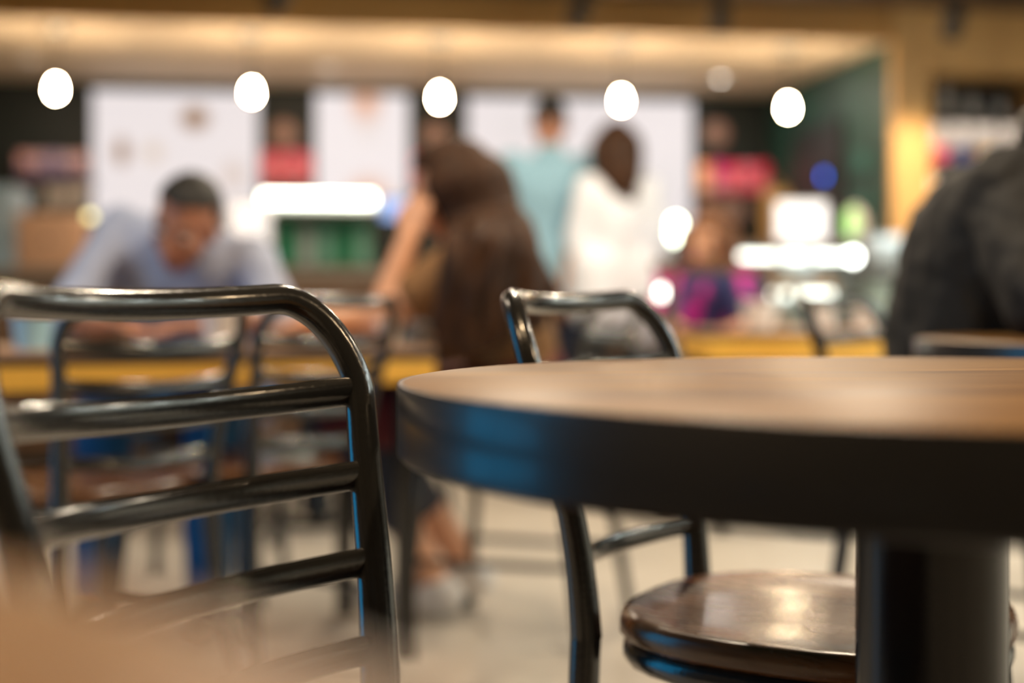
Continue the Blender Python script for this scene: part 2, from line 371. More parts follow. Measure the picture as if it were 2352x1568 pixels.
# ------------------------------------------------------------------ tables
def round_table(x, y, Rr, label, rot=0.0, col=None, z=0.74, colr=0.058, coff=(0, 0)):
    t = empty('round_table', (x, y, 0), rot, label, 'table')
    th = 0.056
    MB().lathe([(Rr-0.004, z-0.004), (Rr-0.0025, z-0.0012), (Rr-0.006, z)][::-1] and [(Rr-0.005, z-0.01), (Rr-0.0045, z-0.0008), (Rr-0.0065, z)], n=128).build('tabletop', M_top, t)
    MB().lathe([(Rr-0.03, z-th), (Rr-0.003, z-th), (Rr, z-th+0.003), (Rr, z-0.003), (Rr-0.001, z-0.001), (Rr-0.0042, z-0.0009), (Rr-0.0044, z-0.006)], n=128).build('edge_band', M_rim, t)
    MB().lathe([(0.001, z-th+0.006), (Rr-0.025, z-th+0.006), (Rr-0.025, z-0.012), (0.001, z-0.012)], n=64).build('underside', M_rim, t)
    cx, cy = coff
    MB().lathe([(0.16, z-th+0.004), (0.16, z-th-0.004), (colr+0.004, z-th-0.008), (colr, z-th-0.02), (colr, 0.05), (colr+0.01, 0.03)], (cx, cy, 0), n=48).build('column', M_col, t)
    MB().lathe([(0.24, 0.0), (0.245, 0.006), (0.235, 0.014), (0.08, 0.035), (0.06, 0.04)], (cx, cy, 0), n=48).build('base_plate', M_rim, t)
    return t
round_table(.372, 1.105, .460, 'big round brown table with a thick black edge in the right foreground', 0.1, coff=(-.043, .012))
round_table(-.345, .005, .394, 'tan round tabletop blurred in the bottom left corner, nearest the viewer', 0.5)
round_table(1.05, 2.25, .40, 'round table with a black edge before the man in the black jacket', 0.9)

round_table(-.72, 5.25, .38, 'dark round table beyond the seated man, mostly hidden', 0.2, z=0.72)
def rect_table(corner, ang, L, Dp, z, label, legs=True, edge=0.05):
    t = empty('rectangular_table', corner, ang, label, 'table')
    MB().box((L/2, Dp/2, z-0.006), (L, Dp, 0.012), bevel=0.003).build('tabletop', M_top2, t)
    MB().box((L/2, Dp/2, z-0.020), (L+0.004, Dp+0.004, 0.016), bevel=0.003).build('edge_band', M_rim, t)
    for (c, d) in (((L/2, 0.012, z-0.028-edge/2), (L, 0.024, edge)), ((L/2, Dp-0.012, z-0.028-edge/2), (L, 0.024, edge)), ((0.012, Dp/2, z-0.028-edge/2), (0.024, Dp-0.048, edge)), ((L-0.012, Dp/2, z-0.028-edge/2), (0.024, Dp-0.048, edge))):
        MB().box(c, d, bevel=0.003).build('apron', M_yel, t)
    for x in (0.05, L-0.05):
        for y in (0.06, Dp-0.06): MB().box((x, y, (z-0.028)/2), (0.04, 0.04, z-0.03), bevel=0.004).build('leg', M_rim, t)
    return t
M_top2 = wood('rosy_table_top', (0.40, 0.24, 0.15), (0.30, 0.17, 0.10), 0.35, 0, 1.0)
LT = math.radians(23); LTc = V((-1.55, 2.56, 0))
rect_table(LTc, LT, 1.50, 0.60, 0.70, 'long table with yellow wooden edge where the man and the woman sit')
rect_table(V((.68, 4.88, 0)), 0.06, 0.72, 0.6, 0.70, 'small table with yellow wooden edge, behind the chair at right', edge=0.075)

# things on the tables
def cup(p, h, r, m, label, lid=None, name='paper_cup', cat='cup'):
    t = empty(name, p, 0, label, cat)
    MB().lathe([(r*0.74, 0.002), (r*0.76, 0.0), (r*0.98, h*0.95), (r, h*0.96), (r*1.03, h*0.98), (r, h), (r*0.93, h*0.97), (r*0.7, 0.006)], n=28).build('cup_body', m, t)
    if lid: MB().lathe([(r*1.06, h*0.96), (r*1.06, h*1.02), (r*0.95, h*1.03), (r*0.9, h*1.09), (r*0.1, h*1.09)], n=28).build('lid', lid, t)
    return t
M_bluecup = mat('pale_blue_plastic', (0.35, 0.62, 0.78), 0.3, var=0.1, vscale=10)
cup(V((-.625, 3.04, .70)), .082, .040, M_paper, 'white paper cup before the seated man', None)
cup(V((-1.005, 2.98, .70)), .075, .044, M_bluecup, 'pale blue cup at the left end of the long table', M_white)
cup(V((-.285, 3.27, .70)), .060, .030, M_paper, 'small white cup beside the elbow of the long haired woman', None)
cup(V((.885, 5.08, .70)), .10, .065, M_paper, 'wide white cup on the small yellow edged table, leftmost', None)
cup(V((1.10, 5.06, .70)), .085, .05, M_paper, 'white cup in the middle of the small yellow edged table', M_white)
cup(V((1.27, 5.12, .70)), .07, .04, M_paper, 'white cup at the right end of the small yellow edged table', M_white)

# ------------------------------------------------------------------ people
def eval_mesh(o):
    dg = bpy.context.evaluated_depsgraph_get(); dg.update()
    me = bpy.data.meshes.new_from_object(o.evaluated_get(dg)); return me
def blob(mb, name, m, parent, vox, loc, smooth=4, disp=0.0, dscale=0.05):
    o = mb.build('tmp', None, smooth=False)
    md = o.modifiers.new('r', 'REMESH'); md.mode = 'VOXEL'; md.voxel_size = vox; md.use_smooth_shade = True
    sm = o.modifiers.new('s', 'SMOOTH'); sm.iterations = smooth; sm.factor = 0.5
    if disp:
        tx = bpy.data.textures.new('folds', 'CLOUDS'); tx.noise_scale = dscale; tx.noise_depth = 2
        dm = o.modifiers.new('d', 'DISPLACE'); dm.texture = tx; dm.strength = disp; dm.mid_level = 0.5
    me = eval_mesh(o); me.name = name
    old = o.data; bpy.data.objects.remove(o); bpy.data.meshes.remove(old)
    me.transform(Matrix.Translation(-V(loc)))
    me.polygons.foreach_set('use_smooth', [True]*len(me.polygons))
    me.materials.clear(); me.materials.append(m)
    ob = bpy.data.objects.new(name, me); COL.objects.link(ob)
    if parent: ob.parent = parent
    else: ob.location = loc
    return ob
def basis(f, up):
    f = V(f).normalized(); u = V(up); u = (u - f*u.dot(f)).normalized(); r = f.cross(u)
    return Matrix((r, f, u)).transposed()   # columns: right, forward, up
def head(mb, c, B):
    c = V(c); g = lambda x, y, z: c + B @ V((x, y, z))
    mb.ball(g(0, -0.012, 0.03), (0.074, 0.092, 0.084), 20, 14, B)      # cranium
    mb.ball(g(0, 0.022, -0.03), (0.060, 0.068, 0.078), 18, 12, B)      # face
    mb.ball(g(0, 0.036, -0.088), (0.036, 0.038, 0.026), 14, 10, B)     # chin
    for s in (-1, 1):
        mb.ball(g(s*0.040, 0.050, -0.028), (0.022, 0.024, 0.022), 10, 8, B)   # cheek
        mb.ball(g(s*0.074, -0.008, -0.012), (0.010, 0.020, 0.032), 10, 8, B)  # ear
        mb.cap(g(s*0.014, 0.084, 0.018), g(s*0.045, 0.074, 0.016), 0.009, 0.007, 8)  # brow
    mb.cap(g(0, 0.084, 0.008), g(0, 0.106, -0.030), 0.009, 0.013, 10)  # nose
    for s in (-1, 1): mb.ball(g(s*0.011, 0.096, -0.034), 0.009, 8, 6)
    mb.cap(g(-0.018, 0.084, -0.060), g(0.018, 0.084, -0.060), 0.008, 0.008, 8)  # lips
def hand(mb, wst, d, n, side, curl=0.35, L=0.185):
    """wst wrist, d finger direction, n palm normal (palm side), side = +1 when the thumb leaves along d x n"""
    d = V(d).normalized(); n = V(n); n = (n-d*n.dot(d)).normalized(); s = d.cross(n)*side; wst = V(wst)
    k = L/0.185
    for j in range(4):
        off = s*(0.027-0.018*j)*k
        mb.cap(wst + off*0.6, wst + d*0.088*k + off, 0.016*k, 0.0125*k, 8)
        ln = (0.074, 0.084, 0.078, 0.060)[j]*k; p = wst + d*0.088*k + off; dd = d
        for i, fr in enumerate((0.45, 0.32, 0.23)):
            dd = (dd + n*math.tan(curl*(0.7+0.25*i))).normalized(); q = p + dd*ln*fr; mb.cap(p, q, (0.0092-0.0008*i)*k, (0.0086-0.0008*i)*k, 8); p = q
    p = wst + s*0.026*k + d*0.022*k; q = p + (s*0.8 + d*0.75 + n*0.25).normalized()*0.044*k; mb.cap(p, q, 0.014*k, 0.0108*k, 8)
    r = q + (d*0.95 + s*0.1 + n*0.3).normalized()*0.034*k; mb.cap(q, r, 0.0102*k, 0.0088*k, 8)
def limb(mb, a, b, c, ra, rb, rc, n=12):
    mb.cap(a, b, ra, rb, n); mb.cap(b, c, rb, rc, n)
def torso(mb, J, f=0.0, neck=True):
    pe, wa, ch = V(J['pelvis']), V(J['waist']), V(J['chest'])
    for s in ('L', 'R'):
        sh, hp = V(J['sh'+s]), V(J['hip'+s])
        mb.cap(hp, pe, 0.098+f, 0.105+f, 14); mb.cap(hp.lerp(pe, 0.35), wa.lerp(hp, 0.35), 0.10+f, 0.088+f, 14)
        mb.cap(wa.lerp(hp, 0.35), ch.lerp(sh, 0.5), 0.088+f, 0.098+f, 14); mb.cap(ch.lerp(sh, 0.5), sh, 0.092+f, 0.060+f, 14)
    mb.cap(pe, wa, 0.11+f, 0.105+f, 14); mb.cap(wa, ch, 0.105+f, 0.115+f, 14); mb.cap(ch, V(J['neck']), 0.105+f, 0.058+f, 14)
def short_hair(c, B, m, parent, loc, bulk=1.0, name='hair', line=0.30):
    vs_ = []; fs = []; n, k = 40, 28
    for i in range(k+1):
        t = math.pi*i/k
        for j in range(n):
            q = 2*math.pi*j/n; x, y, z = math.sin(t)*math.cos(q), math.sin(t)*math.sin(q), math.cos(t)
            infront = y > 0.12 and z < line + 0.25*y; low = z < -0.42; ear = abs(x) > 0.75 and z < -0.12 and y > -0.3
            g = 1.0 if not (infront or low or ear) else 0.72
            g *= 1 + (0.02*math.sin(j*3.1+i*1.7) + 0.02*math.sin(j*1.3-i*2.3)) * (1 if g == 1 else 0)
            vs_.append(V(c) + B @ V((0.082*x*g*bulk, -0.014+0.103*y*g*bulk, 0.034+0.094*z*g*bulk)) - V(loc))
    for i in range(k):
        for j in range(n): fs.append((i*n+j, (i+1)*n+j, (i+1)*n+(j+1) % n, i*n+(j+1) % n))
    return MB().add(vs_, fs).build(name, m, parent, angle=180)
def long_hair(c, B, m, parent, loc, ends, count=150, rad=0.011, bulge=(0, 0, 0), wave=0.012, vox=.008):
    """cap of hair plus locks that fall from the crown over the back; ends(a, k) gives the tip of lock a in 0..1"""
    o = short_hair(c, B, m, parent, loc, 1.05, 'hair')
    mb = MB(); rnd = random.Random(3)
    for k in range(count):
        a = (k+0.5)/count; side = -1+2*a
        ang = side*2.0                                   # around the head, 0 = straight back
        top = V(c) + B @ V((0.02*math.sin(ang), -0.01, 0.122))
        mid = V(c) + B @ V((0.088*math.sin(ang), -0.016-0.108*math.cos(ang), 0.035))
        low = V(c) + B @ V((0.092*math.sin(ang), -0.016-0.112*max(math.cos(ang), -0.25), -0.08))
        e = V(ends(a, rnd)); pts = []
        P = [top, mid, low, low.lerp(e, 0.5) + V((rnd.uniform(-1, 1), rnd.uniform(-1, 1), 0))*wave + V(bulge), e]
        for i in range(len(P)-1):
            p0, p1, p2, p3 = P[max(i-1, 0)], P[i], P[i+1], P[min(i+2, len(P)-1)]
            for s in range(5):
                t = s/5
                pts.append(0.5*((2*p1)+(p2-p0)*t+(2*p0-5*p1+4*p2-p3)*t*t+(3*p1-p0-3*p2+p3)*t**3))
        pts.append(P[-1]); nn = len(pts)
        rr = [rad*(0.75+0.5*rnd.random())*(0.5 + 1.1*min(1, i/6))*(1-0.75*max(0, (i/nn-0.72)/0.28)) for i in range(nn)]
        mb.tube([p-V(loc) for p in pts], rr, 6)
    blob(mb, 'hair_locks', m, parent, vox, (0, 0, 0), 2)
    return o
def face_parts(c, B, parent, loc):
    g = lambda x, y, z: V(c) + B @ V((x, y, z)) - V(loc)
    for s in (-1, 1):
        e = MB().ball(g(s*0.030, 0.072, -0.003), 0.0118, 12, 8).build('eye', M_eyew, parent)
        MB().ball(g(s*0.030, 0.0815, -0.0065), 0.0058, 10, 6).build('iris', M_eye, e)
        MB().tube([g(s*0.016, 0.091, 0.022), g(s*0.030, 0.090, 0.027), g(s*0.048, 0.080, 0.022)], [0.004, 0.005, 0.003], 8).build('eyebrow', M_hairD, parent)
    MB().tube([g(-0.022, 0.086, -0.060), g(-0.010, 0.0925, -0.058), g(0, 0.093, -0.059), g(0.010, 0.0925, -0.058), g(0.022, 0.086, -0.060)], [0.002, 0.0055, 0.006, 0.0055, 0.002], 8).build('lips', M_lip, parent)
def shift(J, dx, dy=0.0, dz=0.0):
    return {k: (v if k in ('face', 'up', 'toeL', 'toeR') else tuple(V(v)+V((dx, dy, dz)))) for k, v in J.items()}
def person(label, J, skin, vox=0.007, hands=None):
    """hands: list of (wrist key, dir, palm normal, side, curl)"""
    mb = MB(); base = V((V(J['pelvis']).x, V(J['pelvis']).y, 0)); B = basis(J['face'], J['up'])
    head(mb, J['head'], B); mb.cap(V(J['neck']), V(J['head'])+B @ V((0, -0.02, -0.05)), 0.056, 0.052, 14)
    torso(mb, J)
    for s in ('L', 'R'):
        limb(mb, J['sh'+s], J['el'+s], J['wr'+s], 0.052, 0.041, 0.027)
        limb(mb, J['hip'+s], J['kn'+s], J['an'+s], 0.088, 0.058, 0.040)
        an = V(J['an'+s]); td = V(J['toe'+s]); mb.cap(an, an + td*0.05 + V((0, 0, -0.05)), 0.04, 0.036); mb.cap(an+V((0, 0, -0.05)), an + td*0.16 + V((0, 0, -0.056)), 0.036, 0.028)
    for (wk, d, n, side, curl) in (hands or []): hand(mb, V(J[wk]), d, n, side, curl)
    o = blob(mb, 'person', skin, None, vox, base, 3); tag(o, label, 'person')
    return o, base, B
def shirt(J, m, parent, loc, name='shirt', f=0.014, sleeve=1.0, vox=0.011, disp=0.012, hem=None):
    mb = MB(); torso(mb, J, f)
    for s in ('L', 'R'):
        sh, el, wr = V(J['sh'+s]), V(J['el'+s]), V(J['wr'+s])
        if sleeve <= 1: mb.cap(sh, sh.lerp(el, sleeve), 0.056+f, 0.050+f)
        else: mb.cap(sh, el, 0.056+f, 0.046+f); mb.cap(el, el.lerp(wr, sleeve-1), 0.046+f, 0.034+f)
    if hem: 
        for (a, b, ra, rb) in hem: mb.cap(a, b, ra, rb, 16)
    return blob(mb, name, m, parent, vox, loc, 4, disp, 0.06)
def trousers(J, m, parent, loc, name='trousers', to=0.93, f=0.012, vox=0.011, skirt=None):
    mb = MB(); pe = V(J['pelvis']); 
    for s in ('L', 'R'):
        hp, kn, an = V(J['hip'+s]), V(J['kn'+s]), V(J['an'+s])
        mb.cap(pe, hp, 0.112+f, 0.104+f); mb.cap(hp, kn, 0.094+f, 0.062+f)
        if to > 0: mb.cap(kn, kn.lerp(an, to), 0.062+f, 0.046+f)
    mb.cap(pe, pe.lerp(V(J['waist']), 0.45), 0.112+f, 0.108+f)
    return blob(mb, name, m, parent, vox, loc, 4, 0.008, 0.06)
def shoes(J, m, parent, loc, sole=None):
    for s in ('L', 'R'):
        an = V(J['an'+s]); td = V(J['toe'+s]).normalized(); mb = MB(); z = max(0.036, an.z-0.055)
        a = V((an.x, an.y, z+0.012)) - td*0.035; b = V((an.x, an.y, z)) + td*0.17
        mb.cap(a, a.lerp(b, 0.55), 0.047, 0.044); mb.cap(a.lerp(b, 0.55), b, 0.044, 0.034); mb.cap(an+V((0, 0, -0.02)), a, 0.047, 0.047)
        blob(mb, 'shoe', m, parent, 0.009, loc, 3)

M_skinA = mat('skin_olive', (0.42, 0.19, 0.115), 0.45, var=0.15, vscale=30)
M_skinB = mat('skin_fair', (0.72, 0.37, 0.22), 0.45, var=0.1, vscale=30)
M_hairD = mat('hair_near_black', (0.010, 0.008, 0.006), 0.5, bump=0.5, bscale=220)
M_hairB = mat('hair_brown', (0.060, 0.023, 0.007), 0.55, var=0.6, vscale=14, bump=0.4, bscale=160, stretch=(2.5, 2.5, 0.5), col2=(0.022, 0.009, 0.004), spec=0.25)
M_eye = mat('eye_dark', (0.02, 0.012, 0.01), 0.15); M_eyew = mat('eye_white', (.75, .72, .68), .2); M_lip = mat('lips_rose', (.42, .13, .10), .4)
M_shirtA = mat('pale_blue_grey_shirt', (0.36, 0.41, 0.57), 0.8, var=0.12, vscale=9, bump=0.2, bscale=40)
M_jeansA = mat('glint_blue_jeans', (0.01, 0.13, 0.36), 0.7, var=0.35, vscale=12, bump=0.3, bscale=90)  # bright blue puts the blue reflections under the table into the cloth
M_jeansN = mat('navy_jeans', (0.012, 0.02, 0.05), 0.8, var=0.3, vscale=12)
M_cardi = mat('tan_brown_cardigan', (0.27, 0.135, 0.05), 0.85, var=0.35, vscale=14, bump=0.3, bscale=70)
M_blackcloth = mat('black_jacket_cloth', (0.008, 0.0075, 0.007), 0.75, var=0.35, vscale=8, bump=0.35, bscale=25)
M_shirtS = mat('light_blue_shirt', (0.27, 0.48, 0.62), 0.8, var=0.15, vscale=6, bump=0.2, bscale=30)
M_whitecloth = mat('white_cotton', (0.84, 0.88, 0.98), 0.8, var=0.06, vscale=9, bump=0.2, bscale=30)
M_darkcloth = mat('charcoal_cloth', (0.014, 0.016, 0.018), 0.85)
M_mag = mat('magenta_navy_print', (0.55, 0.01, 0.26), 0.7, var=0.9, vscale=7, col2=(0.012, 0.018, 0.10)); _r = [n for n in M_mag.node_tree.nodes if n.type == 'VALTORGB'][0].color_ramp; _r.elements[0].position = .52; _r.elements[1].position = .60
M_shoeW = mat('white_shoe', (0.75, 0.72, 0.70), 0.5); M_shoeB = mat('black_shoe', (0.012, 0.012, 0.012), 0.4)

# the seated man in the pale shirt, leaning over the long table
J = dict(pelvis=(-.86, 3.90, .54), waist=(-.86, 3.86, .70), chest=(-.86, 3.76, .86), neck=(-.845, 3.66, .955), head=(-.815, 3.55, .995), face=(-.20, -.85, -.42), up=(.22, -.35, .9),
         shR=(-1.03, 3.76, .985), shL=(-.68, 3.70, .90), elR=(-1.10, 3.50, .755), elL=(-.58, 3.52, .755), wrR=(-.95, 3.28, .745), wrL=(-.70, 3.28, .745),
         hipR=(-.96, 3.90, .54), hipL=(-.76, 3.90, .54), knR=(-.98, 3.42, .54), knL=(-.72, 3.42, .54), anR=(-.98, 3.36, .10), anL=(-.72, 3.38, .10), toeR=(0, -1, 0), toeL=(0, -1, 0))
o, loc, B = person('man in a pale blue shirt bent over the long table at left', J, M_skinA, 0.007,
    [('wrR', (.75, -.55, 0.02), (0, 0, -1), 1, .25), ('wrL', (-.6, -.75, 0.02), (0, 0, -1), -1, .25)])
short_hair(J['head'], B, M_hairD, o, loc, 1.0); face_parts(J['head'], B, o, loc)
hb = MB(); hb.ball(V(J['head'])+B @ V((0, 0.040, -0.083)), (0.046, 0.040, 0.036), 14, 10, B)
shirt(J, M_shirtA, o, loc, sleeve=1.25); trousers(J, M_jeansA, o, loc); shoes(J, M_shoeB, o, loc)
# collar
mb = MB(); nb = V(J['neck'])
mb.tube([nb + V((0.066*math.cos(q), 0.055*math.sin(q), 0.008-0.018*math.sin(-q))) - loc for q in [2*math.pi*i/20 for i in range(21)]], 0.013, 8); mb.build('collar', M_shirtA, o)

# the long haired woman at the right end of the long table
J = dict(pelvis=(.02, 3.47, .54), waist=(-.01, 3.47, .70), chest=(-.05, 3.48, .86), neck=(-.09, 3.49, .975), head=(-.145, 3.47, 1.065), face=(-.93, .15, -.30), up=(-.25, -.05, .95),
         shL=(-.05, 3.31, .93), shR=(-.06, 3.66, .93), elL=(-.31, 3.32, .755), elR=(-.36, 3.66, .755), wrL=(-.245, 3.38, .955), wrR=(-.52, 3.52, .745),
         hipL=(.02, 3.37, .54), hipR=(.02, 3.57, .54), knL=(-.40, 3.42, .54), knR=(-.40, 3.60, .54), anL=(-.20, 3.60, .10), anR=(-.12, 3.72, .12), toeL=(-1, .1, 0), toeR=(-1, .2, 0))
o, loc, B = person('woman with long brown hair resting her cheek on her hand', J, M_skinB, 0.007,
    [('wrL', (.28, .25, .9), (.5, .8, -.2), 1, .45), ('wrR', (-.9, -.3, 0.02), (0, 0, -1), 1, .25)])
def ends(a, rnd):
    if a > 0.90: return (-.15+rnd.uniform(-.03, .03), 3.60, .86)
    f = a/.90; q = rnd.random()
    return (-.17+.26*f+rnd.uniform(-.025, .025), 3.17+.10*f*f+.05*rnd.random(), .655+.09*f+.10*q*q)
long_hair(J['head'], B, M_hairB, o, loc, ends, 260, .012, bulge=(.015, -.085, .055), wave=.02, vox=.0065); face_parts(J['head'], B, o, loc)
shirt(J, M_cardi, o, loc, 'cardigan', sleeve=0.62); trousers(J, M_jeansN, o, loc, to=0.6); trousers(J, mat('dark_red_skirt', (.10, .006, .010), .8), o, loc, 'skirt', to=0, f=.024); shoes(J, M_shoeW, o, loc)

# the man in the black jacket at right
J = dict(pelvis=(.93, 2.80, .55), waist=(.91, 2.79, .70), chest=(.945, 2.76, .88), neck=(1.02, 2.75, 1.005), head=(1.125, 2.75, 1.08), face=(.93, -.30, -.2), up=(.2, 0, .97),
         shR=(.945, 2.58, .985), shL=(1.00, 2.93, .985), elR=(.95, 2.42, .81), elL=(1.26, 2.76, .80), wrR=(1.06, 2.20, .79), wrL=(1.25, 2.50, .79),
         hipR=(.93, 2.70, .55), hipL=(.95, 2.90, .55), knR=(1.30, 2.50, .55), knL=(1.36, 2.72, .55), anR=(1.38, 2.52, .10), anL=(1.42, 2.74, .10), toeR=(.9, -.3, 0), toeL=(.9, -.3, 0))
J = shift(J, -.035)
o, loc, B = person('man in a black jacket hunched over a table at the right edge', J, M_skinB, 0.007,
    [('wrR', (.8, -.5, 0.02), (0, 0, -1), -1, .25), ('wrL', (.4, -.8, 0.02), (0, 0, -1), 1, .25)])
short_hair(J['head'], B, M_hairD, o, loc, 1.0); face_parts(J['head'], B, o, loc)
shirt(J, M_blackcloth, o, loc, 'jacket', f=0.042, sleeve=1.7, disp=0.025); trousers(J, M_darkcloth, o, loc); shoes(J, M_shoeB, o, loc)

# the standing couple at the counter, backs to the viewer
def standing(x, y, H, yaw, label, skin, arms, vox=0.01, **kw):
    k = H/1.75; c, s = math.cos(yaw), math.sin(yaw)
    def L(a, b, z): return (x + c*a - s*b, y + s*a + c*b, z*k)       # a to the right, b forward
    J = dict(pelvis=L(0, 0, .95), waist=L(0, .01, 1.10), chest=L(0, 0, 1.30), neck=L(0, 0, 1.48), head=L(0, .035, 1.625), face=(-s*1.0+kw.get('fx', 0), c, -.25), up=(0, .2, .97),
             shL=L(-kw.get('sw', .175)*k, 0, 1.43), shR=L(kw.get('sw', .175)*k, 0, 1.43), hipL=L(-.095, 0, .93), hipR=L(.095, 0, .93), knL=L(-.10, .02, .50), knR=L(.10, .02, .50), anL=L(-.10, 0, .09), anR=L(.10, 0, .09),
             toeL=(-s, c, 0), toeR=(-s, c, 0))
    J['elL'], J['wrL'], J['elR'], J['wrR'] = [L(*p) for p in arms]
    o, loc, B = person(label, J, skin, vox, [('wrL', V(J['wrL'])-V(J['elL']), (c*.5, s, -.2), 1, .4), ('wrR', V(J['wrR'])-V(J['elR']), (-c*.5, s, -.2), -1, .4)])
    return o, loc, B, J
o, loc, B, J = standing(.175, 6.55, 1.74, 0.05, 'standing man in a light blue shirt, back turned, before the menu boards', M_skinA, [(-.24, .05, 1.15), (-.16, .26, 1.10), (.25, .03, 1.14), (.17, .24, 1.06)])
short_hair(J['head'], B, M_hairD, o, loc, 1.02); shirt(J, M_shirtS, o, loc, f=.016, sleeve=1.1, vox=.012, disp=.010, hem=[(V(J[h])+V((0, 0, .10)), V(J[h])+V((0, 0, -.05)), .130, .136) for h in ('hipL', 'hipR')]); trousers(J, M_jeansN, o, loc, vox=.014, f=.004); shoes(J, M_shoeB, o, loc)
o, loc, B, J = standing(.475, 6.40, 1.60, 0.25, 'standing woman in a white shirt with dark hair, beside the man in light blue', M_skinB, [(-.19, .02, 1.14), (-.22, .12, .92), (.19, 0, 1.14), (.19, .10, .93)], sw=.145)
def ends2(a, rnd): return (.445+.09*a+rnd.uniform(-.015, .015), 6.29+rnd.uniform(-.02, .02), 1.31-.05*a+rnd.uniform(-.03, .05))
long_hair(J['head'], B, M_hairD2 if 'M_hairD2' in globals() else M_hairB, o, loc, ends2, 70, .016)
shirt(J, M_whitecloth, o, loc, f=.010, sleeve=.9, vox=.012, disp=.010, hem=[(V(J[h])+V((0, 0, .10)), V(J[h])+V((.01 if h == 'hipL' else .03, 0, -.06 if h == 'hipL' else -.14)), .128, .134) for h in ('hipL', 'hipR')]); trousers(J, M_darkcloth, o, loc, vox=.014, f=.0); shoes(J, M_shoeB, o, loc)

# the person in the magenta print
J = dict(pelvis=(.86, 6.15, .54), waist=(.85, 6.13, .70), chest=(.84, 6.10, .84), neck=(.835, 6.07, .95), head=(.83, 6.03, 1.06), face=(-.6, -.7, -.3), up=(0, -.2, .97),
         shR=(.70, 6.16, .90), shL=(.97, 6.00, .90), elR=(.66, 6.00, .70), elL=(.98, 5.86, .70), wrR=(.72, 5.82, .66), wrL=(.84, 5.75, .66),
         hipR=(.78, 6.18, .54), hipL=(.94, 6.10, .54), knR=(.66, 5.80, .54), knL=(.84, 5.72, .54), anR=(.66, 5.78, .10), anL=(.84, 5.70, .10), toeR=(-.4, -.9, 0), toeL=(-.4, -.9, 0))
o, loc, B = person('seated person with brown hair in a magenta and navy print', J, M_skinB, 0.010,
    [('wrR', (.6, -.7, -.1), (.3, 0, -1), 1, .4), ('wrL', (-.6, -.6, -.1), (-.3, 0, -1), -1, .4)])
def ends3(a, rnd): return (.92+.06*math.cos(a*6)+rnd.uniform(-.02, .02), 6.02+.14*a, .90+rnd.uniform(-.04, .05))
long_hair(J['head'], B, mat('hair_auburn', (0.16, 0.06, 0.018), 0.45, var=0.4, vscale=20), o, loc, ends3, 60, .016); face_parts(J['head'], B, o, loc)
shirt(J, M_mag, o, loc, 'printed_top', f=.025, sleeve=.9, vox=.014); trousers(J, M_jeansN, o, loc, vox=.014); shoes(J, M_shoeB, o, loc)
t = empty('stool', (.87, 6.17, 0), 0, 'low wooden stool under the person in magenta', 'stool')
MB().lathe([(.15, .40), (.17, .405), (.175, .42), (.17, .432), (.01, .432)], n=28).build('seat', M_counter, t)
for q in range(4):
    a = math.pi/4+q*math.pi/2; MB().tube([(.11*math.cos(a), .11*math.sin(a), .405), (.16*math.cos(a), .16*math.sin(a), 0)], .015, 10).build('leg', M_counter, t)
# wooden rail before that person
t = empty('wooden_rail', (.58, 5.52, 0), 0.05, 'brown wooden rail crossing in front of the person in magenta', 'railing')
MB().box((.22, 0, .935), (.50, .05, .045), bevel=.01).build('handrail', M_counter, t)
for x in (.03, .41): MB().box((x, 0, .457), (.035, .035, .914), bevel=.005).build('post', M_counter, t)

# tote bag on the standing woman's arm
t = empty('tote_bag', (.655, 6.34, .66), 0.3, 'white tote bag hanging at the standing woman\'s side', 'bag')
MB().box((0, 0, .15), (.17, .07, .30), bevel=.03).build('bag_body', M_whitecloth, t)
for y in (-.025, .025): MB().tube([(-.05, y, .29), (-.045, y, .42), (0, y*.3, .50), (.045, y, .42), (.05, y, .29)], .007, 6).build('strap', M_whitecloth, t)

# ------------------------------------------------------------------ service counter
def rthing(name, u, v, z, label, cat, group=None): return empty(name, R(u, v, z), TH, label, cat, group)
VC = 7.02
cu = UL + 0.02
i = 0
for a, b, lab in ((-2.11, -1.56, 'brown counter unit at far left behind the seated man'), (-1.55, -0.95, 'brown counter unit under the left display case'), (-0.94, 0.95, 'brown counter unit behind the long haired woman'), (0.96, 2.6, 'brown counter unit at the right end, under the lit pastry case')):
    t = rthing('counter_unit', a, VC, 0, lab, 'counter')
    L = b-a
    MB().box((L/2, .30, .50), (L, .60, .84)).build('body', M_counter, t, smooth=False)
    MB().box((L/2, .32, .04), (L-.04, .54, .08)).build('plinth', M_black, t, smooth=False)
    n = 3
    for k in range(n): MB().box((L*(k+.5)/n, -.008, .5), (L/n-.03, .016, .74), bevel=.006).build('front_panel', M_counter, t)
wt = rthing('worktop', -2.12, VC-.03, .921, 'long stone worktop along the service counter', 'worktop')
MB().box((2.36, .33, .02), (4.72, .66, .04), bevel=.006).build('slab', M_ctop, wt)
ZT = .961
def on_counter(px, D=7.1, dv=0.0):   # u on the counter for a pixel
    u = 0.0
    X = (px-1176)/3267*D
    for _ in range(8):
        Y = (VC+.25+dv + ST*X)/CT; X = (px-1176)/3267*Y
    return CT*X + ST*Y
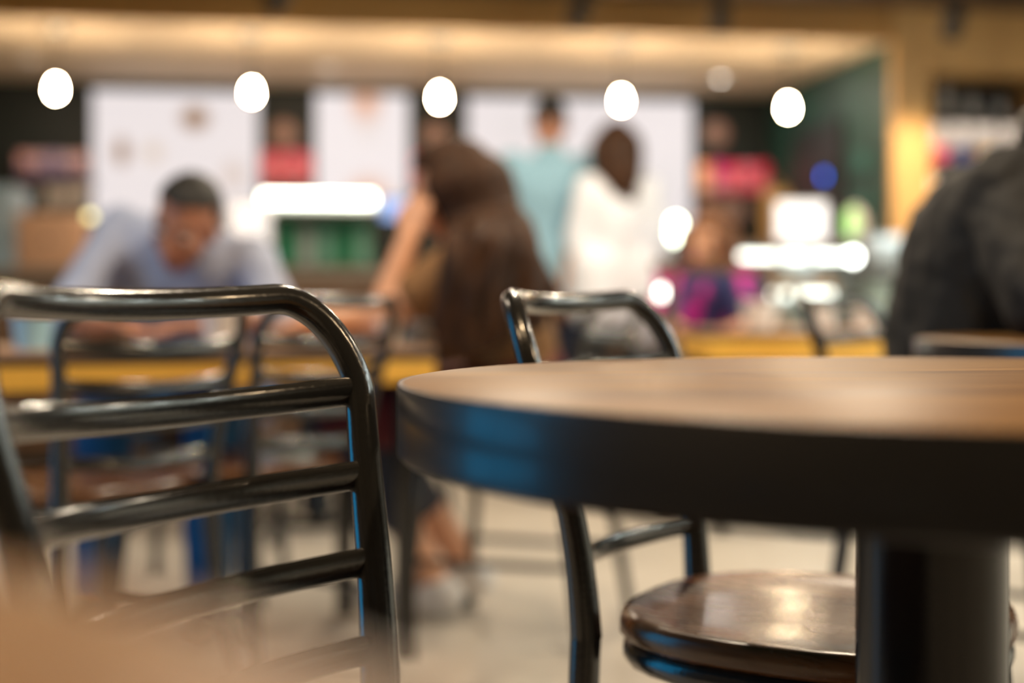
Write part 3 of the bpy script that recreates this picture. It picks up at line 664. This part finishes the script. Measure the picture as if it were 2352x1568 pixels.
# left display case with a bright tube
u0, u1 = on_counter(632), on_counter(862)
t = rthing('display_case', u0, VC+.02, ZT, 'glass display case with a bright tube light above green cartons', 'display case')
L = u1-u0
MB().box((L/2, .25, .01), (L, .5, .02)).build('base', M_black, t, smooth=False)
M_teal = mat('teal_panel', (0.03, 0.30, 0.20), .5, var=.3, vscale=6)
MB().box((L/2, .47, .16), (L-.02, .02, .28)).build('back_panel', M_teal, t, smooth=False)
MB().box((L/2, .004, .15), (L, .006, .26)).build('pane', M_glass, t, smooth=False)
for x in (.003, L-.003): MB().box((x, .25, .15), (.006, .48, .26)).build('pane', M_glass, t, smooth=False)
MB().box((L/2, .25, .315), (L+.02, .52, .05), bevel=.01).build('canopy', M_white, t)
MB().tube([(-.06, -.02, .345), (L-.02, -.02, .345)], .024, 14).build('tube_light', mat('tube_glow', (1, 1, 1), .4, emit=(.93, 1.0, .82), estr=9), t)
gp = [mat('pack_green', (.04, .42, .22), .4), mat('pack_mint', (.35, .70, .55), .4), mat('pack_white', (.75, .78, .76), .4)]
for k in range(5):
    p = rthing('drink_carton', u0 + L*(.12+.19*k), VC+.28, ZT+.02, ['green', 'white', 'mint green', 'darker green', 'second mint green'][k] + ' carton inside the left display case', 'carton', 'cartons in the left case')
    m = gp[(0, 2, 1, 0, 1)[k]]
    MB().box((0, 0, .08), (.07, .07, .16), bevel=.004).build('carton_body', m, p); MB().add([(-.035, -.035, .16), (.035, -.035, .16), (.035, .035, .16), (-.035, .035, .16), (-.035, 0, .20), (.035, 0, .20)], [(0, 1, 5, 4), (2, 3, 4, 5), (0, 4, 3), (1, 2, 5)]).build('gable', m, p, smooth=False)
# backlit white panel beside it
u0, u1 = on_counter(528), on_counter(622)
t = rthing('light_box', u0, VC+.2, ZT, 'plain glowing white panel left of the display case', 'sign')
MB().box(((u1-u0)/2, .05, .17), (u1-u0+.02, .08, .34), bevel=.01).build('housing', M_white, t); MB().box(((u1-u0)/2, .008, .17), (u1-u0-.01, .008, .31)).build('diffuser', mat('panel_glow', (.9, .85, .83), .5, emit=(1, .88, .84), estr=.75), t, smooth=False)
# small blue screen
u0 = on_counter(897)
t = rthing('till_screen', u0, VC+.22, ZT, 'small light blue screen at the right end of the left display case', 'screen')
MB().box((.01, .02, .31), (.13, .02, .12), bevel=.006).build('bezel', M_black, t); MB().box((.01, .008, .31), (.114, .004, .10)).build('screen', mat('blue_screen', (.2, .3, .5), .2, emit=(.32, .5, 1.0), estr=.9), t, smooth=False)
MB().tube([(0, .03, .26), (0, .05, .02)], .014, 10).build('stand', M_black, t); MB().lathe([(.045, 0), (.05, .004), (.045, .012), (.02, .016)], (0, .05, 0), n=20).build('foot', M_black, t)
# tan cabinet with dark lid, steel cooler at far left
u0, u1 = on_counter(48), on_counter(188)
t = rthing('bread_cabinet', u0, VC+.12, ZT, 'pale tan wooden cabinet with a dark lid at far left of the counter', 'cabinet')
L = u1-u0; M_tan = wood('tan_ply', (.72, .42, .25), (.62, .34, .20), .5, 0, .5)
MB().box((L/2, .18, .135), (L, .36, .27), bevel=.01).build('body', M_tan, t); MB().box((L/2, -.004, .135), (L-.04, .012, .22), bevel=.004).build('door', M_tan, t)
MB().lathe([(.13, .27), (.14, .275), (.12, .30), (.05, .315), (.01, .317)], (L/2, .18, 0), n=28, sx=.9).build('lid', M_black, t); MB().ball((L/2, -.015, .135), .012).build('knob', M_black, t)
u0 = on_counter(-60)
t = rthing('drinks_cooler', u0, VC+.1, ZT, 'grey blue steel cooler at the left edge of the counter', 'cooler')
M_cool = mat('cool_grey_enamel', (.34, .45, .52), .35, var=.2, vscale=6)
MB().box((.11, .2, .2), (.22, .4, .40), bevel=.012).build('body', M_cool, t); MB().box((.11, -.006, .2), (.19, .012, .36), bevel=.004).build('door', M_cool, t); MB().tube([(.18, -.02, .1), (.18, -.03, .12), (.18, -.03, .28), (.18, -.02, .30)], .007, 8).build('handle', M_steel, t)
# small yellow lamp beside it
def glow_lamp(px, py, D, r, col, estr, label, name='counter_lamp', base=None):
    p = W(px, py, D); bz = ZT if base is None else base
    t = empty(name, (p.x, p.y, bz), 0, label, 'lamp'); dz = p.z-bz
    MB().lathe([(.03, 0), (.03, .008), (.012, .014), (.007, .02), (.007, dz-r*.9)], n=18).build('stand', M_black, t)
    MB().ball((0, 0, dz), r, 18, 12).build('globe', mat(label[:20], (1, 1, 1), .4, emit=col, estr=estr), t)
    return t
glow_lamp(207, 497, 7.0, .02, (.95, .85, .35), 3, 'small yellowish lamp globe behind the seated man\'s shoulder')
glow_lamp(1553, 513, 7.3, .03, (.9, 1.0, .75), 16, 'pale green globe lamp right of the standing woman, upper')
glow_lamp(1540, 545, 7.2, .03, (.9, 1.0, .75), 12, 'pale green globe lamp right of the standing woman, lower')
glow_lamp(1524, 672, 5.6, .022, (.95, 1.0, .88), 10, 'small white globe lamp on a floor stand by the wooden rail', 'floor_lamp', 0.0)

# lit pastry case on the right: glowing shelf strips
u0, u1 = on_counter(1672, dv=-.64), on_counter(1975, dv=-.64)
t = rthing('pastry_case', u0, VC-.42, 0, 'glass pastry case with rows of glowing white shelf lights at right', 'display case'); L = u1-u0
M_strip = mat('shelf_strip_glow', (1, 1, 1), .4, emit=(1.0, .97, .90), estr=5.0)
MB().box((L/2, .19, .23), (L, .38, .46)).build('base', M_counter, t, smooth=False)
MB().box((L/2, .37, .76), (L, .02, .60)).build('back_panel', M_steel, t, smooth=False)
for x in (.01, L-.01): MB().box((x, .19, .76), (.02, .36, .60)).build('side_frame', M_black, t, smooth=False)
for z in (.47, .66, .845): MB().box((L/2, .2, z), (L-.04, .32, .012)).build('shelf', M_steel, t, smooth=False)
MB().box((L/2, .19, 1.07), (L+.02, .40, .03), bevel=.006).build('top', M_counter, t)
for z, a, b in ((1.02, .06, .36), (1.02, .42, .58), (1.02, .66, .90), (.835, .12, .34), (.835, .42, .46), (.835, .55, .78), (.65, .16, .42), (.65, .58, .76)): MB().tube([(L*a, .03, z), (L*b, .03, z)], .016, 10).build('strip_light', M_strip, t)
for x, z in ((.05, 1.02), (.95, 1.02)): MB().ball((L*x, .03, z), .028, 14, 10).build('spot_globe', mat('case_spot', (1, 1, 1), .4, emit=(1, .98, .92), estr=16), t)
MB().box((L/2, .008, .76), (L-.04, .006, .58)).build('pane', M_glass, t, smooth=False)
M_past = wood('baked_crust', (.72, .32, .08), (.5, .2, .05), .5, 0, 3)
for k in range(9):
    row = k//3; z = (.476, .666, .851)[row]; x = L*(.22+.28*(k % 3))
    q = R(u0+x, VC-.42+.17, z); o = empty('croissant', q, .4*k, ['left', 'middle', 'right'][k % 3] + ' golden pastry on the ' + ['bottom', 'middle', 'top'][row] + ' shelf of the lit pastry case', 'pastry', 'pastries in the lit case')
    MB().tube([(.075*math.cos(a), .05*math.sin(a)-.02, .028) for a in [math.pi*j/14 for j in range(15)]], [.008+.02*math.sin(math.pi*j/14) for j in range(15)], 10).build('crust', M_past, o)
# white screen and paper bag above the pastry case
p = R(on_counter(1840, dv=-.45), VC-.2, 1.085)
t = empty('till_monitor', p, TH-.05, 'bright white monitor standing on the pastry case', 'monitor')
MB().box((0, 0, .115), (.27, .025, .21), bevel=.012).build('bezel', M_white, t); MB().box((0, -.014, .115), (.245, .004, .185)).build('screen', mat('white_screen', (.9, .9, .9), .3, emit=(1, .95, .94), estr=1.1), t, smooth=False); MB().lathe([(.06, 0), (.06, .006), (.015, .012)], n=20).build('foot', M_white, t)
p = R(on_counter(1775, dv=-.3), VC-.09, 1.085)
t = empty('paper_bag', p, TH, 'brown paper bag behind the bright white monitor', 'bag')
M_kraft = mat('kraft_paper', (.55, .30, .10), .8, var=.2, vscale=12, bump=.3, bscale=20)
MB().box((0, 0, .14), (.12, .08, .28), bevel=.008).build('bag_body', M_kraft, t); MB().tube([(-.03, 0, .27), (-.025, 0, .32), (0, 0, .335), (.025, 0, .32), (.03, 0, .27)], .004, 6).build('handle', M_kraft, t)
# grey-green machine right of the case
t = empty('coffee_machine', R(on_counter(2045, dv=-.65), VC-.40, 0), TH, 'grey green coffee machine stand between the pastry case and the man in black', 'machine')
M_sage = mat('sage_enamel', (.30, .38, .33), .4, var=.25, vscale=5)
MB().box((0, .2, .45), (.24, .4, .9), bevel=.01).build('stand', M_sage, t); MB().box((0, .2, 1.02), (.26, .38, .22), bevel=.02).build('machine_body', M_steel, t); MB().box((0, .02, .93), (.2, .12, .02)).build('drip_tray', M_black, t, smooth=False)
for x in (-.06, .06): MB().tube([(x, .0, 1.0), (x, -.02, .97)], .012, 8).build('spout', M_black, t)

# ------------------------------------------------------------------ menu boards on the back wall
def wall_u(px, v):   # u on plane v=const for pixel
    D = 10.0; X = 0
    for _ in range(8): X = (px-1176)/3267*D; D = (v + ST*X)/CT
    return CT*X + ST*D, D
def zpix(py, D): return CAM_H + (693-py)/3267*D
BRN = (.30, .12, .02); ORG = (.85, .33, .12)
def board(px0, px1, py0, py1, label, spots, estr, base=(1.0, .92, .93)):
    v = VB-.09; ua, Da = wall_u(px0, v); ub, Db = wall_u(px1, v); Dm = (Da+Db)/2
    z1 = zpix(py0, Dm); z0 = zpix(py1, Dm); L = ub-ua; H = z1-z0
    t = rthing('menu_board', ua, v, z0, label, 'menu board')
    MB().box((L/2, .045, H/2), (L+.02, .05, H+.02), bevel=.006).build('housing', M_black, t)
    o = MB().box((0, 0, 0), (L, .012, H)).build('lit_face', print_mat('menu_print_%d' % px0, base, estr, [((x-(px0+px1)/2)/(px1-px0)*L, ((py0+py1)/2-y)/(py1-py0)*H, rx*L/(px1-px0), rz*L/(px1-px0), c, a) for (x, y, rx, rz, c, a) in spots]), t, smooth=False)
    o.location = (L/2, .014, H/2)
board(212, 592, 210, 500, 'wide glowing menu board with small food pictures, leftmost', [(446, 270, 44, 38, BRN, .8), (278, 350, 24, 44, BRN, .7), (350, 350, 30, 32, (.7, .5, .3), .4), (535, 400, 40, 50, (.7, .5, .38), .35)], .72)
board(725, 938, 216, 475, 'narrow glowing menu board, middle of the three', [(840, 225, 50, 80, ORG, .5), (845, 468, 70, 80, ORG, .6), (845, 300, 40, 40, (.9, .8, .75), .3)], .76)
board(1075, 1590, 228, 520, 'widest glowing menu board behind the standing couple', [(1180, 300, 60, 60, (.9, .84, .84), .3), (1500, 420, 90, 80, (.92, .88, .86), .3)], .72)

# shelves with packets between the boards
def shelf_row(px0, px1, py_top, py_bot, cols, where, gname, cat='packet', name='snack_packet', n=None, dim=None):
    v = VB-.20; ua, Da = wall_u(px0, v); ub, Db = wall_u(px1, v); Dm = (Da+Db)/2; z0 = zpix(py_bot, Dm); z1 = zpix(py_top, Dm); L = ub-ua
    t = rthing('wall_shelf', ua-.03, VB-.30, z0-.02, 'dark wall shelf holding the ' + where, 'shelf')
    MB().box((L/2+.03, .145, .01), (L+.06, .29, .02), bevel=.003).build('board', M_black, t)
    for x in (.05, L): MB().box((x, .28, -.04), (.02, .03, .09)).build('bracket', M_black, t, smooth=False)
    n = len(cols); wd = L/n*.9
    for k, (cname, c, c2) in enumerate(cols):
        p = rthing(name, ua + L*(k+.5)/n, v, z0, '%s %s, %s' % (cname, where.rstrip('s'), ('%s in its row' % ['leftmost', 'second', 'third', 'fourth', 'fifth', 'sixth'][k]) if n > 1 else 'on its own'), cat, gname)
        H = (z1-z0)*random.uniform(.94, 1.0)
        vs_ = []; prof = [(0, .5, .30), (.12, .5, .42), (.5, .48, .46), (.85, .49, .22), (.93, .5, .06), (1.0, .5, .04)]
        for (f, hx, hy) in prof:
            for (sx, sy) in ((-1, -1), (0, -1.25), (1, -1), (1, 1), (0, 1.25), (-1, 1)): vs_.append((sx*hx*wd, sy*hy*wd*.5, H*f))
        fs = [tuple(range(5, -1, -1)), tuple(range(30, 36))]
        for i in range(5):
            for j in range(6): fs.append((i*6+j, i*6+(j+1) % 6, i*6+6+(j+1) % 6, i*6+6+j))
        MB().add(vs_, fs).build('pouch', mat('pouch_%s' % cname.replace(' ', '_'), c, .35, bump=.2, bscale=30), p, angle=60)
        MB().box((0, -.5*wd*.58-.002, H*.30), (wd*.8, .006, H*.34), bevel=.002).build('printed_label', mat('label_%s' % cname.replace(' ', '_'), c2, .4), p)
RED = ('bright red', (.80, .05, .12), (.9, .35, .4)); PNK = ('pink', (.85, .22, .32), (.8, .08, .16)); MAG = ('magenta', (.55, .03, .22), (.8, .3, .4)); ORA = ('orange', (.9, .36, .12), (.95, .6, .4))
LAV = ('lavender', (.62, .42, .52), (.06, .06, .2)); ROS = ('dusty rose', (.70, .38, .38), (.05, .06, .18)); BLU = ('violet blue', (.35, .26, .45), (.05, .05, .2)); BEI = ('beige pink', (.50, .34, .32), (.35, .22, .2)); 
shelf_row(40, 205, 348, 412, [ROS, LAV, BLU, LAV, ROS], 'packets on the shelf at far left', 'packets on the far left shelf')
shelf_row(598, 718, 345, 425, [PNK, RED, PNK, RED], 'packets between the left and narrow menu boards', 'packets left of the narrow board')
shelf_row(945, 1060, 352, 432, [RED, MAG, RED], 'packets between the narrow and widest menu boards', 'packets right of the narrow board')
shelf_row(1600, 1765, 372, 444, [ORA, MAG, RED, PNK, RED], 'packets right of the widest menu board', 'packets right of the widest board')
shelf_row(1605, 1715, 458, 505, [BEI, BEI, BEI], 'low packets under the red row at right', 'low packets at right')
shelf_row(600, 715, 440, 490, [BEI, BEI, BEI], 'low packets under the pink row at left', 'low packets at left')
shelf_row(100, 205, 425, 470, [('white', (.75, .70, .68), (.5, .4, .35)), ('off white', (.70, .64, .62), (.5, .4, .35)), ('cream', (.8, .76, .74), (.5, .4, .35))], 'boxes on the low shelf at far left', 'white packs at far left')
# round brown discs on the wall above the packets
for px, py, lab in ((652, 305, 'left of the narrow menu board'), (1000, 310, 'right of the narrow menu board'), (1648, 305, 'right of the widest menu board')):
    u, D = wall_u(px, VB-.03); t = rthing('wall_disc', u, VB, zpix(py, D), 'small round brown wall disc ' + lab, 'plaque')
    o = MB().lathe([(.085, 0), (.09, .006), (.088, .022), (.075, .026), (.01, .026)], n=28).build('disc', mat('disc_brown', (.36, .20, .16), .4), t); o.rotation_euler = (math.pi/2, 0, 0)
    o = MB().lathe([(.05, .026), (.05, .032), (.045, .034), (.001, .034)], n=24).build('boss', mat('disc_pale', (.45, .28, .24), .4), t); o.rotation_euler = (math.pi/2, 0, 0)

# ------------------------------------------------------------------ green side wall: door, indicator, sign
t = empty('door_1', R(3.35, 8.55, 0), TH, 'black door in the deep green side wall', 'door'); t['kind'] = 'structure'
MB().box((-.012, .40, .95), (.02, .80, 1.90)).build('door_leaf', M_black, t, smooth=False)
for y in (-.02, .82): MB().box((-.014, y, .97), (.03, .04, 1.94)).build('door_frame', M_black, t, smooth=False)
MB().box((-.014, .40, 1.93), (.03, .88, .04)).build('door_frame', M_black, t, smooth=False)
MB().tube([(-.03, .08, 1.0), (-.06, .08, 1.0), (-.06, .18, 1.0)], .009, 8).build('door_handle', M_steel, t)
# blue indicator on a black wall unit by the door
D = 8.75; p = W(1910, 405, 8.9)
# place on the wall plane u = 3.35
u_, v_ = 3.35, None
for _ in range(10):
    X = (1910-1176)/3267*D; v_ = -ST*X + CT*D
    Y = (3.35 - CT*X)/ST if abs(ST) > 0 else D
# solve u = CT*X + ST*D = 3.35 with X = k*D
kk = (1910-1176)/3267; D = 3.35/(CT*kk+ST); v_ = -ST*kk*D + CT*D
t = rthing('indicator_unit', 3.35, v_, zpix(405, D), 'glowing blue indicator light on the black door', 'light')
MB().box((-.035, 0, 0), (.025, .10, .14), bevel=.006).build('case', M_black, t); MB().ball((-.052, 0, 0), (.01, .03, .03), 12, 8).build('led', mat('blue_led', (0, .1, .5), .3, emit=(.0, .12, .80), estr=4.5), t)
kk = (1975-1176)/3267; D = 3.35/(CT*kk+ST); v_ = -ST*kk*D + CT*D
t = rthing('round_sign', 3.35, v_, zpix(515, D), 'pale green lit sign on the deep green wall beside the door', 'sign')
o = MB().lathe([(.11, 0), (.115, .01), (.11, .05), (.1, .055), (.01, .055)], n=28).build('housing', M_white, t); o.rotation_euler = (0, -math.pi/2, 0)
o = MB().lathe([(.095, .055), (.09, .062), (.001, .064)], n=28).build('lit_face', mat('green_glow', (.4, .7, .3), .4, emit=(.42, .80, .25), estr=1.3), t); o.rotation_euler = (0, -math.pi/2, 0)
for k, (py0, py1) in enumerate(((345, 395), (440, 480))):   # darker framed notices on the green wall
    kk = (1985-1176)/3267; D = 3.35/(CT*kk+ST); v_ = -ST*kk*D + CT*D
    t = rthing('framed_notice', 3.35, v_, zpix((py0+py1)/2, D), ['upper', 'lower'][k] + ' dark teal framed panel on the green wall beside the golden post', 'picture')
    h = (py1-py0)/3267*D; MB().box((-.012, 0, 0), (.02, .22, h+.02), bevel=.004).build('frame', M_green, t); MB().box((-.024, 0, 0), (.004, .19, h-.02)).build('panel', mat('teal_dark', (.01, .10, .085), .4), t, smooth=False)

# ------------------------------------------------------------------ retail niche with pouches and bottles
def nz(py): return zpix(py, 8.42)
NV = VS+.12
for k, (py, lab) in enumerate(((273, 'upper'), (374, 'middle'), (478, 'lower'))):
    t = rthing('niche_shelf', NU0, VS+.02, nz(py)-.015, lab + ' shelf board in the golden retail niche', 'shelf')
    MB().box(((NU1-NU0)/2, .19, .008), (NU1-NU0-.004, .37, .016), bevel=.002).build('board', M_black, t)
    MB().box(((NU1-NU0)/2, .006, -.012), (NU1-NU0-.004, .010, .036)).build('front_lip', M_black, t, smooth=False)
    MB().tube([(.03, .05, -.008), (NU1-NU0-.03, .05, -.008)], .006, 8).build('strip_light', mat('niche_strip', (1, 1, 1), .4, emit=(1, .86, .72), estr=14), t)
M_niche = mat('niche_black', (.012, .010, .009), .6)
o = rbox('wall_niche_back', NU0, NU1, VS+.395, VS+.40, NZ0, NZ1, M_niche); struct(o, 'black back panel of the retail niche', 'wall')
M_pch = mat('pouch_white', (.80, .78, .80), .35, bump=.15, bscale=25)
for k, (px, cname, c) in enumerate(((2140, 'pink', (.80, .03, .18)), (2200, 'navy', (.03, .05, .28)), (2258, 'yellow', (.85, .45, .03)), (2320, 'blue', (.03, .10, .50)))):
    uu, D = wall_u(px, NV+.06)
    if uu > NU1-.07: uu = NU1-.07
    z0, z1 = nz(373.8), nz(284); H = z1-z0; wd = .125
    p = rthing('coffee_pouch', uu, NV+.04, z0, 'white pouch with %s bottom on the middle niche shelf' % cname, 'pouch', 'pouches in the retail niche')
    vs_ = []
    for (f, hx, hy) in ((0, .5, .30), (.15, .5, .36), (.5, .49, .34), (.88, .5, .12), (1.0, .5, .03)):
        for (sx, sy) in ((-1, -1), (0, -1.2), (1, -1), (1, 1), (0, 1.2), (-1, 1)): vs_.append((sx*hx*wd, sy*hy*wd*.7, H*f))
    fs = [tuple(range(5, -1, -1)), tuple(range(24, 30))]
    for i in range(4):
        for j in range(6): fs.append((i*6+j, i*6+(j+1) % 6, i*6+6+(j+1) % 6, i*6+6+j))
    MB().add(vs_, fs).build('pouch', M_pch, p, angle=60)
    MB().box((0, -.36*wd*.84-.004, H*.21), (wd*.98, .008, H*.40), bevel=.003).build('coloured_band', mat('band_'+cname, c, .4), p)
for k, px in enumerate((2118, 2176, 2236, 2300)):
    uu, D = wall_u(px, NV+.06); uu = max(uu, NU0+.05)
    p = rthing('white_bottle', uu, NV+.08, nz(272), ['short white', 'tall slim white', 'round shouldered white', 'small grey white'][k] + ' bottle on the upper niche shelf', 'bottle', 'bottles on the upper niche shelf')
    h = (.12, .21, .15, .13)[k]; r = (.03, .026, .03, .028)[k]
    MB().lathe([(r*.95, 0), (r, .006), (r, h*.6), (r*.85, h*.7), (r*.4, h*.8), (r*.4, h*.9)], n=20).build('bottle_body', M_white, p); MB().lathe([(r*.45, h*.88), (r*.48, h*.9), (r*.48, h), (r*.1, h)], n=16).build('cap', M_steel, p)
for k, px in enumerate((2132, 2170, 2212, 2256)):
    uu, D = wall_u(px, NV+.06)
    p = rthing('white_jar', uu, NV+.06, nz(476), 'white jar with dark lid on the lower niche shelf, ' + ['leftmost', 'second', 'third', 'fourth'][k], 'jar', 'jars on the lower niche shelf')
    MB().lathe([(.040, 0), (.043, .005), (.043, .165), (.036, .18), (.034, .185)], n=22).build('jar_body', M_paper, p); MB().lathe([(.037, .185), (.038, .187), (.038, .205), (.01, .207)], n=20).build('lid', M_black, p)
# pale kiosk below the niche
t = rthing('condiment_stand', 3.62, VS-.45, 0, 'pale grey white self service stand below the retail niche', 'stand')
MB().box((.28, .2, .48), (.56, .4, .96), bevel=.01).build('body', mat('pale_laminate', (.62, .58, .55), .5), t)
for k in range(2): MB().box((.15+.26*k, -.006, .5), (.24, .012, .8), bevel=.004).build('door', MATS['pale_laminate'], t)
MB().box((.28, .2, 1.10), (.5, .3, .26), bevel=.02).build('napkin_box', M_white, t)
bpy.context.view_layer.update()
